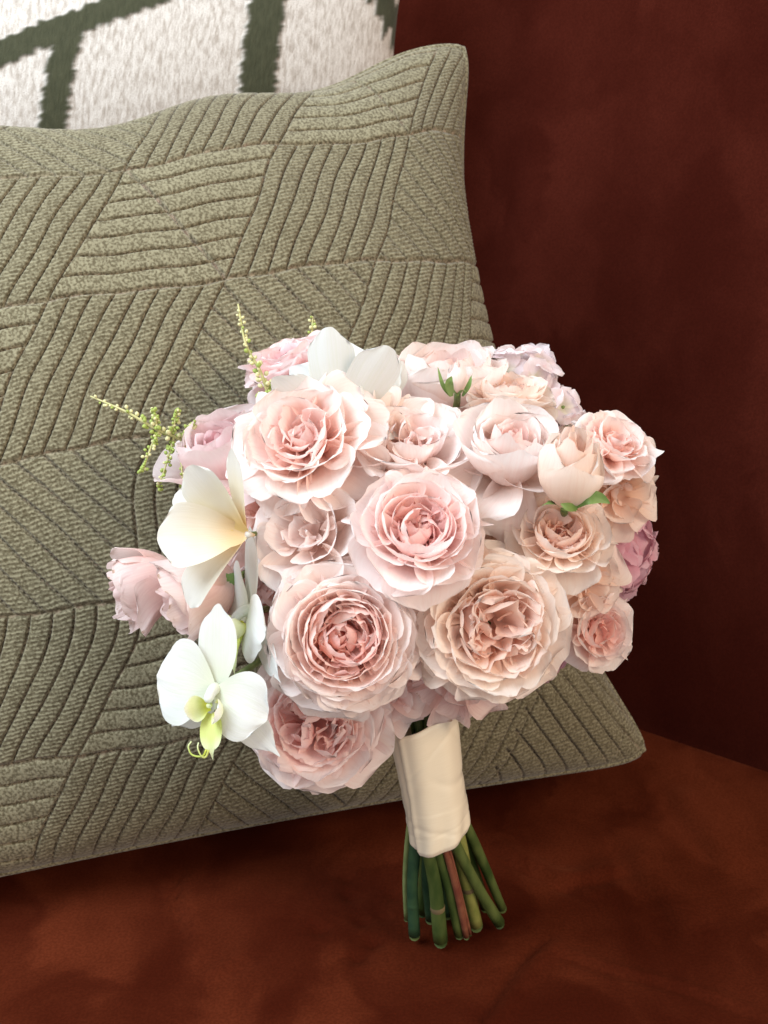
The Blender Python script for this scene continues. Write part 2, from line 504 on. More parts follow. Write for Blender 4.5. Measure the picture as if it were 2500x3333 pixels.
def make_sofa():
    root = tag(empty('sofa', (0.0, 0.7, 0.0)), 'rust-red velvet sofa carrying the cushions and the bouquet', 'sofa')
    path = path_dense()
    tan = np.gradient(path, axis=0)
    tan /= np.linalg.norm(tan, axis=1)[:, None]
    out = np.stack([-tan[:, 1], tan[:, 0]], -1)      # away from the seat
    if out[0][1] < 0: out = -out
    # upright: inner face leaning back, rolled top, outer face
    prof = []
    for z in np.linspace(-0.12, 0.66, 40):
        prof.append((0.015 + max(z, 0) * 0.16 + 0.012 * math.sin(max(z, 0) / 0.66 * math.pi), z))
    for k in range(1, 12):
        a = k / 12 * math.pi
        prof.append((0.12 + 0.07 - 0.07 * math.cos(a), 0.66 + 0.07 * math.sin(a)))
    for z in np.linspace(0.64, -0.12, 12):
        prof.append((0.26 + 0.0 * z, z))
    prof = np.array(prof)
    n = len(path)
    rng = np.random.default_rng(5)
    V = np.zeros((len(prof), n, 3))
    dist = np.concatenate([[0], np.cumsum(np.linalg.norm(np.diff(path, axis=0), axis=1))])
    for j, (d, z) in enumerate(prof):
        w = 0.004 * np.sin(dist * 9 + z * 5) * np.sin(z * 7 + dist * 4)
        V[j, :, 0] = path[:, 0] + out[:, 0] * (d + w)
        V[j, :, 1] = path[:, 1] + out[:, 1] * (d + w)
        V[j, :, 2] = z
    V = V.reshape(-1, 3) - np.array([0.0, 0.7, 0.0])
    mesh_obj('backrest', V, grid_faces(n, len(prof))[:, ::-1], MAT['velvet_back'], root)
    # seat cushion: crowned top, tucked in along the upright, rounded front
    nu, nv = 300, 260
    U, Vv = np.meshgrid(np.linspace(0, 1, nu), np.linspace(0, 1, nv))
    k = np.clip((U * (n - 1)).astype(int), 0, n - 1)
    bx, by = path[k, 0], path[k, 1]
    fr = (U * (n - 1)) - k
    k2 = np.clip(k + 1, 0, n - 1)
    bx = bx * (1 - fr) + path[k2, 0] * fr
    by = by * (1 - fr) + path[k2, 1] * fr
    fx = (U - 0.5) * 1.7
    fy = np.full_like(U, 0.22)
    X = fx + (bx - fx) * Vv
    Y = fy + (by - fy) * Vv
    Z = np.zeros_like(X)
    dw = np.hypot(X - bx, Y - by)
    Z -= 0.022 * np.exp(-(dw / 0.011) ** 1.3)
    Z -= 0.05 * np.exp(-((Y - 0.22) / 0.02) ** 1.2)
    Z -= 0.004 * smoothstep(0.25, 0.05, dw) * 0.8

    def crease(p, q, depth, width, ridge=0.0):
        p, q = np.array(p[:2]), np.array(q[:2])
        d = q - p
        ln = np.linalg.norm(d)
        d /= ln
        a = (X - p[0]) * d[0] + (Y - p[1]) * d[1]
        b = (X - p[0]) * -d[1] + (Y - p[1]) * d[0] + 0.002 * np.sin(a * 60)
        fade = smoothstep(-0.01, 0.02, a) * smoothstep(ln + 0.01, ln - 0.03, a)
        return fade * (-depth * np.exp(-(b / width) ** 2) + ridge * np.exp(-((b - width * 2.2) / (width * 1.6)) ** 2))
    for p, q, de, wi, ri in (((592, 2830), (588, 3150), .0012, .0022, .0008), ((1793, 3050), (1500, 3380), .0014, .0022, .0012),
                             ((1793, 3095), (2560, 3345), .0010, .002, .0006), ((1560, 2750), (1950, 2960), .0010, .004, .0008),
                             ((2000, 2750), (2200, 3080), .0012, .006, .0010), ((2150, 2560), (2330, 2850), .0010, .006, .001),
                             ((1800, 2900), (2080, 2830), .0010, .004, .0008), ((690, 3210), (860, 3080), .0006, .003, .0005)):
        Z += crease(on_seat(*p), on_seat(*q), de * 2.2, wi * 1.1, ri * 2.6)
    # small dents in the pile left of the stems
    for px, py in ((1130, 2850), (1140, 2905), (1180, 2985), (1250, 2970), (1165, 3110), (1290, 2905), (1040, 3020), (1215, 3060)):
        c = on_seat(px, py)
        Z -= 0.0040 * np.exp(-(((X - c[0]) / 0.0042) ** 2 + ((Y - c[1]) / 0.005) ** 2))
    for px, py in ((1200, 2950),):
        c = on_seat(px, py)
        Z -= 0.003 * np.exp(-(((X - c[0]) / 0.03) ** 2 + ((Y - c[1]) / 0.045) ** 2))
    V = np.stack([X, Y, Z], -1).reshape(-1, 3) - np.array([0.0, 0.7, 0.0])
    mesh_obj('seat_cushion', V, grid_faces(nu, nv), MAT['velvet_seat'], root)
    # front face of the seat cushion below the rounded edge
    fxs = np.linspace(-0.85, 0.85, 40)
    rows = []
    for y, z in ((0.22, -0.05), (0.214, -0.07), (0.214, -0.15), (0.222, -0.17), (0.26, -0.172)):
        rows.append(np.stack([fxs, np.full_like(fxs, y), np.full_like(fxs, z)], -1))
    V = np.concatenate(rows) - np.array([0.0, 0.7, 0.0])
    mesh_obj('seat_front', V, grid_faces(40, 5)[:, ::-1], MAT['velvet_seat'], root)
    return root


make_sofa()

# ------------------------------------------------------------------ sage cushion
C_BR = on_seat(2150, 2468, .03)
C_TR = at(1545, 112, .78)
C_BL = np.array([-.304, .552, .018])
C_TL = np.array([-.43, .70, .445])
C_N = np.cross(C_BR - C_BL, C_TR - C_BR)
C_N /= np.linalg.norm(C_N)
if C_N[1] > 0: C_N = -C_N


def cushion_surface(s, t, side=1, thick=.085):
    # rounded corners
    s0, t0 = s, t
    s = s0 * (1 - .03 * np.abs(t0) ** 18)
    t = t0 * (1 - .03 * np.abs(s0) ** 18)
    a = (s + 1) / 2
    b = (t + 1) / 2
    kx = np.where(s > 0, .1, .05) * (1 - np.abs(t) ** 2.6) * s * np.abs(s) ** 3
    ky = np.where(t > 0, .055, .012) * (1 - s ** 2) * t * np.abs(t) ** 3 + np.where(t > 0, .011 * np.sin(s * 10.5 + 2.2) * np.abs(t) ** 3 * (1 - s ** 4), 0)
    a = (a - kx)[..., None]
    b = (b - ky)[..., None]
    X = (1 - a) * (1 - b) * C_BL + a * (1 - b) * C_BR + (1 - a) * b * C_TL + a * b * C_TR
    prof = np.power(np.clip(1 - s0 ** 2, 0, 1), .55) * np.power(np.clip(1 - t0 ** 2, 0, 1), .55)
    # soft folds that run in from the corners
    fold = .004 * np.sin(9 * (s + t) + 2 * s) * np.abs(s * t) ** .8 * (1 - s ** 6) * (1 - t ** 6)
    return X + C_N * (side * (thick * prof) + fold)[..., None]


def cushion_ribs(s, t):
    """height (metres), groove 0..1, yarn 0..1 of the cut-pile geometric knit"""
    ss = s + .008 * np.sin(t * 7 + 1.0 + s * 2) + .0022 * np.sin(t * 27 + s * 9)
    tt = t + .006 * np.sin(s * 9 + t * 3) + .0025 * np.sin(s * 37)
    shear = .16 * smoothstep(-.05, -.5, tt)
    c1 = ss - .67 * tt - shear
    c2 = ss + .62 * tt
    row = np.floor((.72 - tt) / .357 + 1)
    colm = np.floor((c1 + .525) / .383)
    idx = np.mod(colm + 1 + row, 4).astype(int)           # 0 D, 1 V, 2 H, 3 V
    lowr = (tt < -.62) & (ss > .3)
    idx = np.where(lowr, np.where(c1 < .98, 1, 0), idx)
    fr = np.mod((.72 - tt) / .357, 1)
    fc = np.mod((c1 + .525) / .383, 1)
    qV = fc * 8
    qH = fr * 7
    qD = c2 / .062
    isH = idx == 2
    isD = idx == 0
    q = np.where(isH, qH, np.where(isD, qD, qV))
    along = np.where(isH, ss, tt)
    f = np.abs(np.mod(q, 1) - .5) * 2                 # 1 in the groove
    g = smoothstep(.83, .96, f)
    # cell borders are grooves too, and a thin thread line crosses each horizontal cell
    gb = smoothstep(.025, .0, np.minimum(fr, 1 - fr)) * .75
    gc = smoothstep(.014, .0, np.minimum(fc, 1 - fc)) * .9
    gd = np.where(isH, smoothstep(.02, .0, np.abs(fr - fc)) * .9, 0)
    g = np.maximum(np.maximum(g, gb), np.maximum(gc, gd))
    rng = np.random.default_rng(3)
    ph = np.sin(np.floor(q) * 12.9898 + row * 7.1 + colm * 3.3) * 3
    kn = np.sin(along * 2 * np.pi / .0105 + ph + 1.1 * np.sin(q * 2 * np.pi))
    bead = .5 + .5 * np.sin(along * 2 * np.pi / .0125 + ph)
    crown = np.sqrt(np.clip(1 - .55 * f ** 2, 0, 1))
    amp = np.where(isH, .35, 1.0)
    h = .0018 * (crown - .6) * (1 - g) - .0022 * g + .00027 * kn * amp * (1 - g) + .0007 * bead * g * (1 - gd)
    edge = smoothstep(1.0, .93, np.abs(s)) * smoothstep(1.0, .93, np.abs(t))
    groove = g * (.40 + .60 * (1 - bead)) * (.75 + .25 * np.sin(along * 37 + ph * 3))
    # pink ground thread on one side of each groove, painting its lit lip
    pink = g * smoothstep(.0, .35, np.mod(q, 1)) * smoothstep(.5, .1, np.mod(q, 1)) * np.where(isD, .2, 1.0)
    return h * (.25 + .75 * edge), groove, (.5 - .5 * kn) * (1 - g) * amp, pink


def make_sage_cushion():
    base = (C_BL + C_BR) / 2
    root = tag(empty('cushion', base), 'sage green ribbed knit cushion leaning behind the bouquet', 'cushion')
    nu, nv = 860, 820
    # a little denser towards the seams
    lu = np.linspace(-1, 1, nu)
    lv = np.linspace(-1, 1, nv)
    S, T = np.meshgrid(lu, lv)
    P0 = cushion_surface(S, T)
    du = np.gradient(P0, axis=1)
    dv = np.gradient(P0, axis=0)
    nrm = np.cross(du, dv)
    nrm /= np.maximum(np.linalg.norm(nrm, axis=2), 1e-12)[..., None]
    if np.mean(nrm @ C_N) < 0: nrm = -nrm
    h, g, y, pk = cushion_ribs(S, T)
    P1 = P0 + nrm * h[..., None]
    P1[..., 2] = np.maximum(P1[..., 2], 0.002)
    F_ = grid_faces(nu, nv)
    mesh_obj('front_cover', P1.reshape(-1, 3) - base, F_, MAT['knit'], root, attrs={'groove': g, 'yarn': y, 'lit_thread': pk})
    S, T = np.meshgrid(np.linspace(-1, 1, 120), np.linspace(-1, 1, 120))
    P0 = cushion_surface(S, T, -1, .06)
    P0[..., 2] = np.maximum(P0[..., 2], 0.002)
    mesh_obj('back_cover', P0.reshape(-1, 3) - base, grid_faces(120, 120)[:, ::-1], MAT['knit'], root,
             attrs={'groove': np.zeros(14400), 'yarn': np.full(14400, .5)})
    # seam cord round the rim
    l = np.linspace(-1, 1, 90)
    ring = np.concatenate([np.stack([l, l * 0 - 1], -1), np.stack([l * 0 + 1, l], -1)[1:], np.stack([-l, l * 0 + 1], -1)[1:], np.stack([l * 0 - 1, -l], -1)[1:]])
    pr = cushion_surface(ring[:, 0], ring[:, 1])
    pr[:, 2] = np.maximum(pr[:, 2], 0.003)
    o = tube('seam', pr - base, np.full(len(pr), .0022), MAT['knit'], root, n=6, cap=False)
    return root


make_sage_cushion()


def make_ikat_cushion():
    BRp, TRp = at(1290, 560, .93), at(1400, -420, .905)
    BLp, TLp = at(-700, 900, .84), at(-650, -260, .82)
    base = (BRp + BLp) / 2
    root = tag(empty('cushion', base), 'cream cushion with dark green stepped lattice stripes behind the sage one', 'cushion')
    n_ = np.cross(BRp - BLp, TRp - BRp)
    n_ /= np.linalg.norm(n_)
    if n_[1] > 0: n_ = -n_
    nu = nv = 420
    S, T = np.meshgrid(np.linspace(-1, 1, nu), np.linspace(-1, 1, nv))

    def surf(S, T, side, th):
        a = (S + 1) / 2 - .03 * (1 - T ** 2) * S * np.abs(S) ** 3
        b = (T + 1) / 2 - .03 * (1 - S ** 2) * T * np.abs(T) ** 3
        a, b = a[..., None], b[..., None]
        X = (1 - a) * (1 - b) * BLp + a * (1 - b) * BRp + (1 - a) * b * TLp + a * b * TRp
        pr = np.power(np.clip(1 - S ** 2, 0, 1), .5) * np.power(np.clip(1 - T ** 2, 0, 1), .5)
        return X + n_ * (side * th * pr)[..., None]
    P0 = surf(S, T, 1, .05)
    # woven motif: stepped lines, laid out on the cloth (s, t)
    # wobbling warp shifts the edges of the blocks a little
    rr_ = np.random.default_rng(17)
    wob = rr_.normal(0, .007, 500)[(S * 60 + 100).astype(int)] + rr_.normal(0, .003, 500)[(S * 190 + 200).astype(int)]
    side = rr_.normal(0, .0045, 500)[(T * 40 + 100).astype(int)] + rr_.normal(0, .002, 500)[(T * 150 + 200).astype(int)]
    tq = T + wob
    green = np.zeros_like(S, bool)
    for s0, sl_, w, tmax in ((-.158, .055, .045, .15), (.466, .004, .062, 2.0), (-.80, .05, .05, 2.0)):
        green |= (np.abs(S - s0 - sl_ * T + side) < w) & (tq < tmax)
    for (sa, ta), (sb, tb), w in (((-.8, -.21), (.30, .375), .082), ((.76, .46), (1.06, -.16), .15)):
        sq = np.round(S / .045) * .045 + wob
        u_ = (sq - sa) / (sb - sa)
        tc = np.round((ta + (tb - ta) * u_) / .02) * .02
        green |= (u_ >= 0) & (u_ <= 1) & (np.abs(tq - tc) < w)
    uv = np.stack([S, T], -1).reshape(-1, 2) * .5 + .5
    g = green.astype(float)
    for _ in range(3):
        g[1:-1, 1:-1] = (g[1:-1, 1:-1] * 2 + g[:-2, 1:-1] + g[2:, 1:-1] + g[1:-1, :-2] + g[1:-1, 2:]) / 6
    P0 = P0 - n_ * (.0012 * (1 - g))[..., None]
    mesh_obj('front_cover', P0.reshape(-1, 3) - base, grid_faces(nu, nv), MAT['ikat'], root, uv=uv, attrs={'motif': g})
    S, T = np.meshgrid(np.linspace(-1, 1, 60), np.linspace(-1, 1, 60))
    mesh_obj('back_cover', surf(S, T, -1, .035).reshape(-1, 3) - base, grid_faces(60, 60)[:, ::-1], MAT['ikat'], root,
             uv=np.stack([S, T], -1).reshape(-1, 2) * .5 + .5, attrs={'motif': np.zeros(3600)})


make_ikat_cushion()


# ------------------------------------------------------------------ petals
def petal_mesh(rng, L, W, a0, a1, a2, rb, zb, nu=11, nv=12, ruffle=.06, curl=0.0, wrap=1.0, tip=0.0, notch=.04,
               shape=(.28, .62), nick=0.0, flop=0.0, twist=0.0):
    """one petal in flower space, standing at azimuth 0. angles in degrees from the flower axis."""
    u = np.linspace(-1, 1, nu)
    v = np.linspace(0, 1, nv)
    U, V = np.meshgrid(u, v)
    fine = np.linspace(0, 1, 60)
    ang = np.radians((1 - fine) ** 2 * a0 + 2 * fine * (1 - fine) * a1 + fine ** 2 * a2)
    r_ = rb + np.concatenate([[0], np.cumsum((np.sin(ang[1:]) + np.sin(ang[:-1])) / 2) / 59 * L])
    z_ = zb + np.concatenate([[0], np.cumsum((np.cos(ang[1:]) + np.cos(ang[:-1])) / 2) / 59 * L])
    # rim outline: shorter towards the sides, notched
    p = rng.uniform(0, 6.28, 8)
    Lsc = 1 - .10 * U ** 2 - notch * (.6 * np.sin(2.0 * U + p[0]) + .35 * np.sin(4.5 * U + p[1]) + .18 * np.sin(9 * U + p[2])) - nick * np.exp(-((U - .5 * np.sin(p[6])) / .09) ** 2) \
        + tip * np.exp(-(U / .28) ** 2)
    VV = np.clip(V * Lsc, 0, None)
    ext = np.clip(VV - 1, 0, None)
    VC = np.clip(VV, 0, 1)
    r = np.interp(VC, fine, r_) + ext * L * np.sin(ang[-1])
    z = np.interp(VC, fine, z_) + ext * L * np.cos(ang[-1])
    a = np.interp(VC, fine, ang)
    wb, vm = shape
    w = np.where(V < vm, wb + (1 - wb) * np.sin(np.clip(V / vm, 0, 1) * np.pi / 2),
                 np.sqrt(np.clip(1 - ((V - vm) / (1.03 - vm)) ** 2.8, 0, 1))) * W
    lat = U * w
    rho = np.maximum(np.maximum(r, .35 * W) / max(wrap, .05), .3 * W)
    th = np.clip(lat / rho, -2.3, 2.3)
    x_l = rho * np.sin(th)
    d = rho * (1 - np.cos(th))
    nr, nz_ = -np.cos(a), np.sin(a)                   # inner side of the petal
    rim = np.maximum(smoothstep(.62, 1.0, V), smoothstep(.72, 1.0, np.abs(U)) * smoothstep(.25, .6, V))
    rf = ruffle * W * smoothstep(.25, 1, V) * (np.sin(2.6 * U + p[3] + 1.2 * V) * .6 + .45 * np.sin(5.2 * U + p[4] + V) + .35 * np.sin(9.5 * U + p[5]) * V ** 3
                                           + .22 * np.sin(17 * U + p[7]) * V ** 5)
    rf += ruffle * .35 * W * np.sin(3 * V * 2 + p[6] + U)
    d = d * 1.0 - curl * W * rim ** 1.6 + rf
    R_ = r + nr * d
    Z = z + nz_ * d
    X = R_ + flop * lat * .3
    Y = x_l + twist * (V ** 2) * W
    co = np.stack([X, Y, Z], -1).reshape(-1, 3)
    uv = np.stack([U * .5 + .5, V], -1).reshape(-1, 2)
    return co, uv, grid_faces(nu, nv)


def rotz(co, a):
    c, s = math.cos(a), math.sin(a)
    return co @ np.array([[c, s, 0], [-s, c, 0], [0, 0, 1]])


TABLES = {   # t, L, W, a0, a1, a2, ruffle, curl   (lengths over the rose's radius)
    'cup': [(0, .36, .22, 55, 0, -45, .16, 0), (.12, .55, .32, 80, 10, -40, .13, 0), (.26, .72, .44, 95, 20, -32, .08, 0), (.40, .90, .56, 100, 30, -20, .05, .01),
            (.52, 1.0, .64, 102, 33, -6, .045, .02), (.62, 1.0, .66, 104, 38, 14, .045, .05), (.74, 1.02, .70, 104, 46, 42, .045, .09), (.87, 1.02, .72, 104, 62, 75, .045, .13), (1, 1.0, .74, 104, 82, 112, .05, .18)],
    'quarter': [(0, .44, .24, 40, 10, -10, .2, 0), (.15, .58, .36, 62, 12, 0, .17, 0), (.3, .74, .50, 82, 16, 6, .11, .02), (.45, .92, .58, 98, 26, 6, .07, .03), (.58, 1.0, .64, 102, 34, 22, .06, .06),
                (.7, 1.02, .68, 103, 46, 48, .06, .08), (.85, 1.02, .71, 104, 64, 80, .055, .12), (1, 1.0, .73, 104, 84, 114, .06, .18)],
    'open': [(0, .42, .22, 40, 5, -20, .18, 0), (.2, .64, .44, 74, 8, -10, .11, 0), (.4, .9, .62, 95, 16, 2, .07, .05), (.6, 1.04, .74, 102, 34, 30, .06, .12), (.78, 1.06, .78, 103, 52, 72, .06, .18),
             (1, 1.08, .80, 103, 76, 122, .07, .24)],
    'goblet': [(0, .95, .12, 18, -2, -10, .06, 0), (.2, 1.05, .26, 38, -6, -12, .06, 0), (.4, 1.2, .55, 64, -4, -12, .05, .02), (.6, 1.36, .95, 88, -2, -8, .035, .05),
               (.80, 1.45, 1.25, 98, 2, 8, .03, .10), (.84, 1.30, .95, 100, 24, 64, .05, .16), (1, 1.16, .70, 104, 104, 158, .06, .26)],
    'bud': [(0, 2.3, .28, 15, -2, -10, .05, 0), (.35, 2.36, .62, 44, 0, -20, .05, .02), (.7, 2.28, 1.0, 72, 2, -28, .045, .05), (1, 2.12, 1.2, 86, 3, -14, .045, .18)],
    'globe': [(0, .9, .3, 50, 0, -25, .1, 0), (.3, 1.1, .6, 75, 0, -25, .06, 0), (.6, 1.36, 1.0, 92, 4, -22, .04, .03), (.88, 1.48, 1.25, 100, 8, -14, .04, .08), (1, 1.42, 1.15, 104, 40, 60, .07, .24)],
    'cut': [(0, 1.6, .25, 25, 0, 0, .08, 0), (.3, 1.75, .5, 50, 2, 0, .08, .02), (.6, 1.85, .85, 72, 2, 0, .05, .05), (.85, 1.9, 1.15, 86, 2, 4, .045, .12), (1, 1.9, 1.25, 90, 2, 16, .05, .2)],
    'loose': [(0, .62, .5, 84, 20, 0, .08, .03), (.25, .85, .7, 88, 36, 34, .07, .06), (.5, 1.0, .82, 96, 58, 76, .06, .14), (1, 1.1, .88, 102, 84, 112, .06, .2)],
}
SHAPES = {'goblet': (.5, .84), 'bud': (.6, .82), 'globe': (.5, .85), 'cut': (.55, .86)}
HEAD = at(1330, 1880, .605)       # middle of the bouquet's head
BIND = at(1392, 2430, .585)       # where all stems meet inside the ribbon


def lerp_table(tab, t):
    ts = [r[0] for r in tab]
    return [float(np.interp(t, ts, [r[k] for r in tab])) for k in range(1, 8)]


def stem_to_bind(root, rot, base, R_m, mat='stem', rad=.0018, sink=.0):
    """the flower's own stalk, from its base down into the ribbon"""
    inv = root.matrix_world.inverted()
    ax = np.array(root.matrix_world.to_3x3() @ Vector((0, 0, 1)))
    b = np.array(base)
    bind = BIND + np.array([random.uniform(-.007, .007), random.uniform(-.006, .006), 0])
    d = np.linalg.norm(bind - b)
    b = b + AX_F * sink
    ctrl = [b, b - ax * .008 + AX_F * .022, (b - ax * .012) * .5 + HEAD * .5 + AX_F * .02, HEAD * .55 + bind * .45 + (b - HEAD) * .12, bind]
    pts = curve_pts(ctrl, 14)
    pts = np.array([list(inv @ Vector(q)) for q in pts])
    return tube('stem', pts, np.full(14, rad), MAT[mat], root, n=8)


def rose(px, py, d, Rpx, axis, kind, n, pal, label, seed, group='roses in the bouquet', cat='rose', name='rose', spin=None, heart=1.0, t0=0.0, t1=1.0,
         notch=.05, rim_depth=.30, sepals=0, sepal_scale=1.0, tip=0.0, stem=True, hr=1.0):
    rng = np.random.default_rng(seed)
    Rm = Rpx * d / FOC
    ax = facing(*axis)
    base = at(px, py, d) - ax * Rm * rim_depth
    rot = axis_rot(ax, rng.uniform(0, 6.28) if spin is None else spin)
    root = tag(empty(name, base, rot), label, cat, group)
    tab = TABLES[kind]
    big = Rpx > 120
    for i in range(n):
        q = i / max(n - 1, 1)
        t = t0 + (t1 - t0) * q ** (1.1 if kind in ('cup', 'quarter') else .95)
        L, W, a0, a1, a2, rf, cu = lerp_table(tab, t)
        L *= rng.uniform(.93, 1.07)
        W *= rng.uniform(.92, 1.16) * (1.06 if t > .5 and kind in ('cup', 'quarter', 'open') else 1)
        da = rng.normal(0, {'cup': 2.2, 'quarter': 2.6, 'open': 6.0}.get(kind, 3.5))
        phi = i * 2.39996 + rng.normal(0, .16)
        rb = .02 + .05 * t
        zb = .10 * (1 - t)
        off = np.zeros(3)
        wrap = 1.0 if t > .5 else 1.15
        tw = 0.0
        if kind == 'quarter' and t < .38:
            # the heart is divided into a few nests, each with its own little whorl
            qn = i % 6
            qa = qn * 1.257 + .3 + .35 * math.sin(qn * 5.1 + seed)
            off = np.array([math.cos(qa), math.sin(qa), .2 * math.sin(qn * 3 + seed)]) * (.27 - .12 * t) * (qn < 5)
            phi = qa + rng.normal(0, .5) + (1.3 if rng.random() < .5 else -1.2) * (rng.random() < .6)
            rb = .015
            tw = rng.normal(0, .3)
            da = rng.normal(0, 9)
            wrap = .75
            rf *= 1.5
        elif kind in ('cup', 'open') and t < .3:
            off = rng.normal(0, .07, 3) * np.array([1, 1, .8])
            tw = rng.normal(0, .25)
            wrap = .9
            rf *= 1.2
            da = rng.normal(0, 10)
        large = (t > .3 or kind == 'loose') and big
        co, uv, fc = petal_mesh(rng, L, W, a0 + da * .5, a1 + da, a2 + da * 1.3 + rng.normal(0, 3), rb, zb, nu=17 if large else 11, nv=15 if large else 10,
                                ruffle=rf * hr, curl=cu * rng.uniform(.1, 1.1), wrap=wrap, nick=rng.uniform(.02, .09) * (rng.random() < .35), notch=notch, shape=SHAPES.get(kind, (.38, .82) if .18 < t < .66 else (.30, .77)), tip=tip * (t > .5) * rng.uniform(0, 1.4), twist=tw)
        co = (rotz(co, phi) + off) * Rm
        o = mesh_obj('petal', co, fc, MAT[pal], root, uv)
        o['tone'] = float(max(0, heart * (1 - t * 1.7)))
    if stem:
        cal = tube('calyx', [(0, 0, -.16 * Rm), (0, 0, -.08 * Rm), (0, 0, -.04 * Rm), (0, 0, -.02 * Rm)], np.array([.07, .12, .13, .05]) * Rm, MAT['leaf'], root, n=10)
        stem_to_bind(root, rot, base - ax * .1 * Rm, Rm)
    for k in range(sepals):
        co, uv, fc = petal_mesh(rng, .85 * sepal_scale, .15, 70, 20, rng.uniform(-10, 120), .08, -.05, nu=5, nv=9, ruffle=.1, wrap=.8, tip=.25, shape=(.6, .3))
        co = rotz(co, k * 6.283 / sepals + rng.normal(0, .2)) * Rm
        mesh_obj('sepal', co, fc, MAT['leaf'], root, uv)
    return root


# front row
rose(1118, 2072, .498, 252, (.06, .10, 1), 'cup', 62, 'blush', 'largest open blush rose with a deep pink hollow heart, above the ribbon', 11)
rose(1603, 2035, .505, 250, (.14, -.02, 1), 'quarter', 48, 'peach', 'large ruffled peach rose with a folded heart, upper right of the ribbon', 22, heart=.8)
rose(1365, 1722, .495, 222, (.02, .46, .9), 'cup', 38, 'pink', 'pink cupped rose in the middle of the bouquet', 34, heart=.9, hr=.7)
rose(990, 1430, .520, 228, (-.26, .40, .86), 'open', 28, 'blush', 'loosely open blush rose with cream rims below the top white freesia', 45, heart=.5, hr=1.1, tip=.08)
rose(1340, 1460, .532, 230, (.08, .74, .66), 'open', 28, 'pale', 'pale flattened rose between the loose blush rose and the white spiral rose', 55, heart=.35)
rose(1668, 1420, .515, 182, (.06, .70, .66), 'goblet', 32, 'pale', 'white-pink rose with a tight pink spiral centre and drooping guard petals', 66, heart=1.0, tip=.1, rim_depth=.95)
rose(1855, 1540, .500, 118, (.04, .84, .54), 'bud', 15, 'cream', 'half-open blush rose bud with a green leaf at its base', 77, heart=.7, sepals=4, rim_depth=1.05, name='rose_bud', cat='rose bud', sepal_scale=.8)
rose(1995, 1450, .548, 140, (.30, .62, .72), 'open', 24, 'blush', 'small open blush rose at the upper right edge beside the sofa back', 88, heart=.6, tip=.12)
rose(1824, 1738, .520, 165, (.0, .50, .86), 'cup', 34, 'peach', 'peach cupped rose directly under the half-open bud', 99, heart=.9)
rose(1945, 2050, .555, 138, (.42, .05, .9), 'cup', 24, 'blush', 'small cupped rose at the lower right with a dark pink heart', 111, heart=1.0)
rose(1025, 2345, .545, 232, (-.05, .02, 1), 'quarter', 44, 'pink', 'ruffled pink rose lowest in the bouquet, partly under the largest rose', 122, heart=.8)
rose(700, 1430, .560, 190, (-.30, .76, .52), 'globe', 22, 'lilac', 'cool pink rose at the upper left beside the green sprig', 133, heart=.8, rim_depth=.85)
rose(1005, 1740, .514, 205, (-.34, .30, .88), 'open', 15, 'pale', 'pale unfurled rose with broad loose petals left of the middle pink rose', 145, heart=.1, hr=.8)
rose(485, 1900, .558, 138, (-.92, -.30, .22), 'cut', 13, 'dusty', 'dusty pink closed rose seen from the side, outermost on the left', 155, t1=.9, heart=.4, rim_depth=.8, sepals=3)
rose(655, 1922, .532, 150, (-.9, -.32, .30), 'cut', 13, 'dusty', 'dusty pink closed rose seen from the side, tucked under the ivory freesia', 166, t1=.92, heart=.4, rim_depth=.8, sepals=3)
rose(1450, 1195, .585, 225, (-.05, .92, .36), 'globe', 20, 'blush', 'round blush rose at the top of the bouquet seen from outside', 177, heart=.6, rim_depth=.85)
rose(1655, 1290, .565, 160, (.05, .9, .4), 'cup', 30, 'peach', 'coral peach rose half hidden behind the white spiral rose', 188, heart=.8)
rose(945, 1185, .600, 160, (-.3, .8, .35), 'open', 24, 'lilac', 'pale pink rose at the top left behind the astilbe spray', 199, heart=.5)
rose(1885, 1890, .552, 185, (.50, -.15, .85), 'loose', 14, 'cream', 'cream rose with broad smooth petals right of the large peach rose', 211, heart=.2)
rose(2020, 1610, .560, 150, (.42, -.15, .85), 'loose', 13, 'cream', 'cream rose of drooping petals under the small open blush rose', 222, heart=.2)
rose(1490, 2190, .546, 180, (.02, -.40, .9), 'loose', 13, 'dusty', 'shaded pink rose with smooth petals just above the ribbon top', 233, heart=.2)
rose(1235, 2250, .550, 170, (.1, -.35, .9), 'loose', 13, 'pink', 'pink rose peeping out between the largest rose and the ribbon', 244, heart=.2)
rose(1490, 1240, .545, 46, (.0, .95, .3), 'bud', 7, 'pale', 'tiny pale rosebud with long green sepals at the top of the bouquet', 255, heart=.3, sepals=5, sepal_scale=1.5, name='rose_bud', cat='rose bud', rim_depth=.9)
rose(1220, 1430, .536, 185, (.3, .2, .9), 'loose', 13, 'peach', 'peach petals of a rose squeezed between the loose blush and pale roses', 266, heart=.2)
rose(840, 1890, .545, 180, (-.4, .1, .9), 'loose', 13, 'dusty', 'shaded pink rose behind the two white moth orchids', 277, heart=.2)
rose(1640, 1640, .555, 170, (.1, .1, .95), 'loose', 13, 'cream', 'cream rose deep between the middle pink rose and the bud', 288, heart=.3)
rose(850, 1640, .540, 180, (-.5, .2, .85), 'loose', 13, 'blush', 'blush rose behind the ivory freesia, under the loose blush rose', 299, heart=.3)


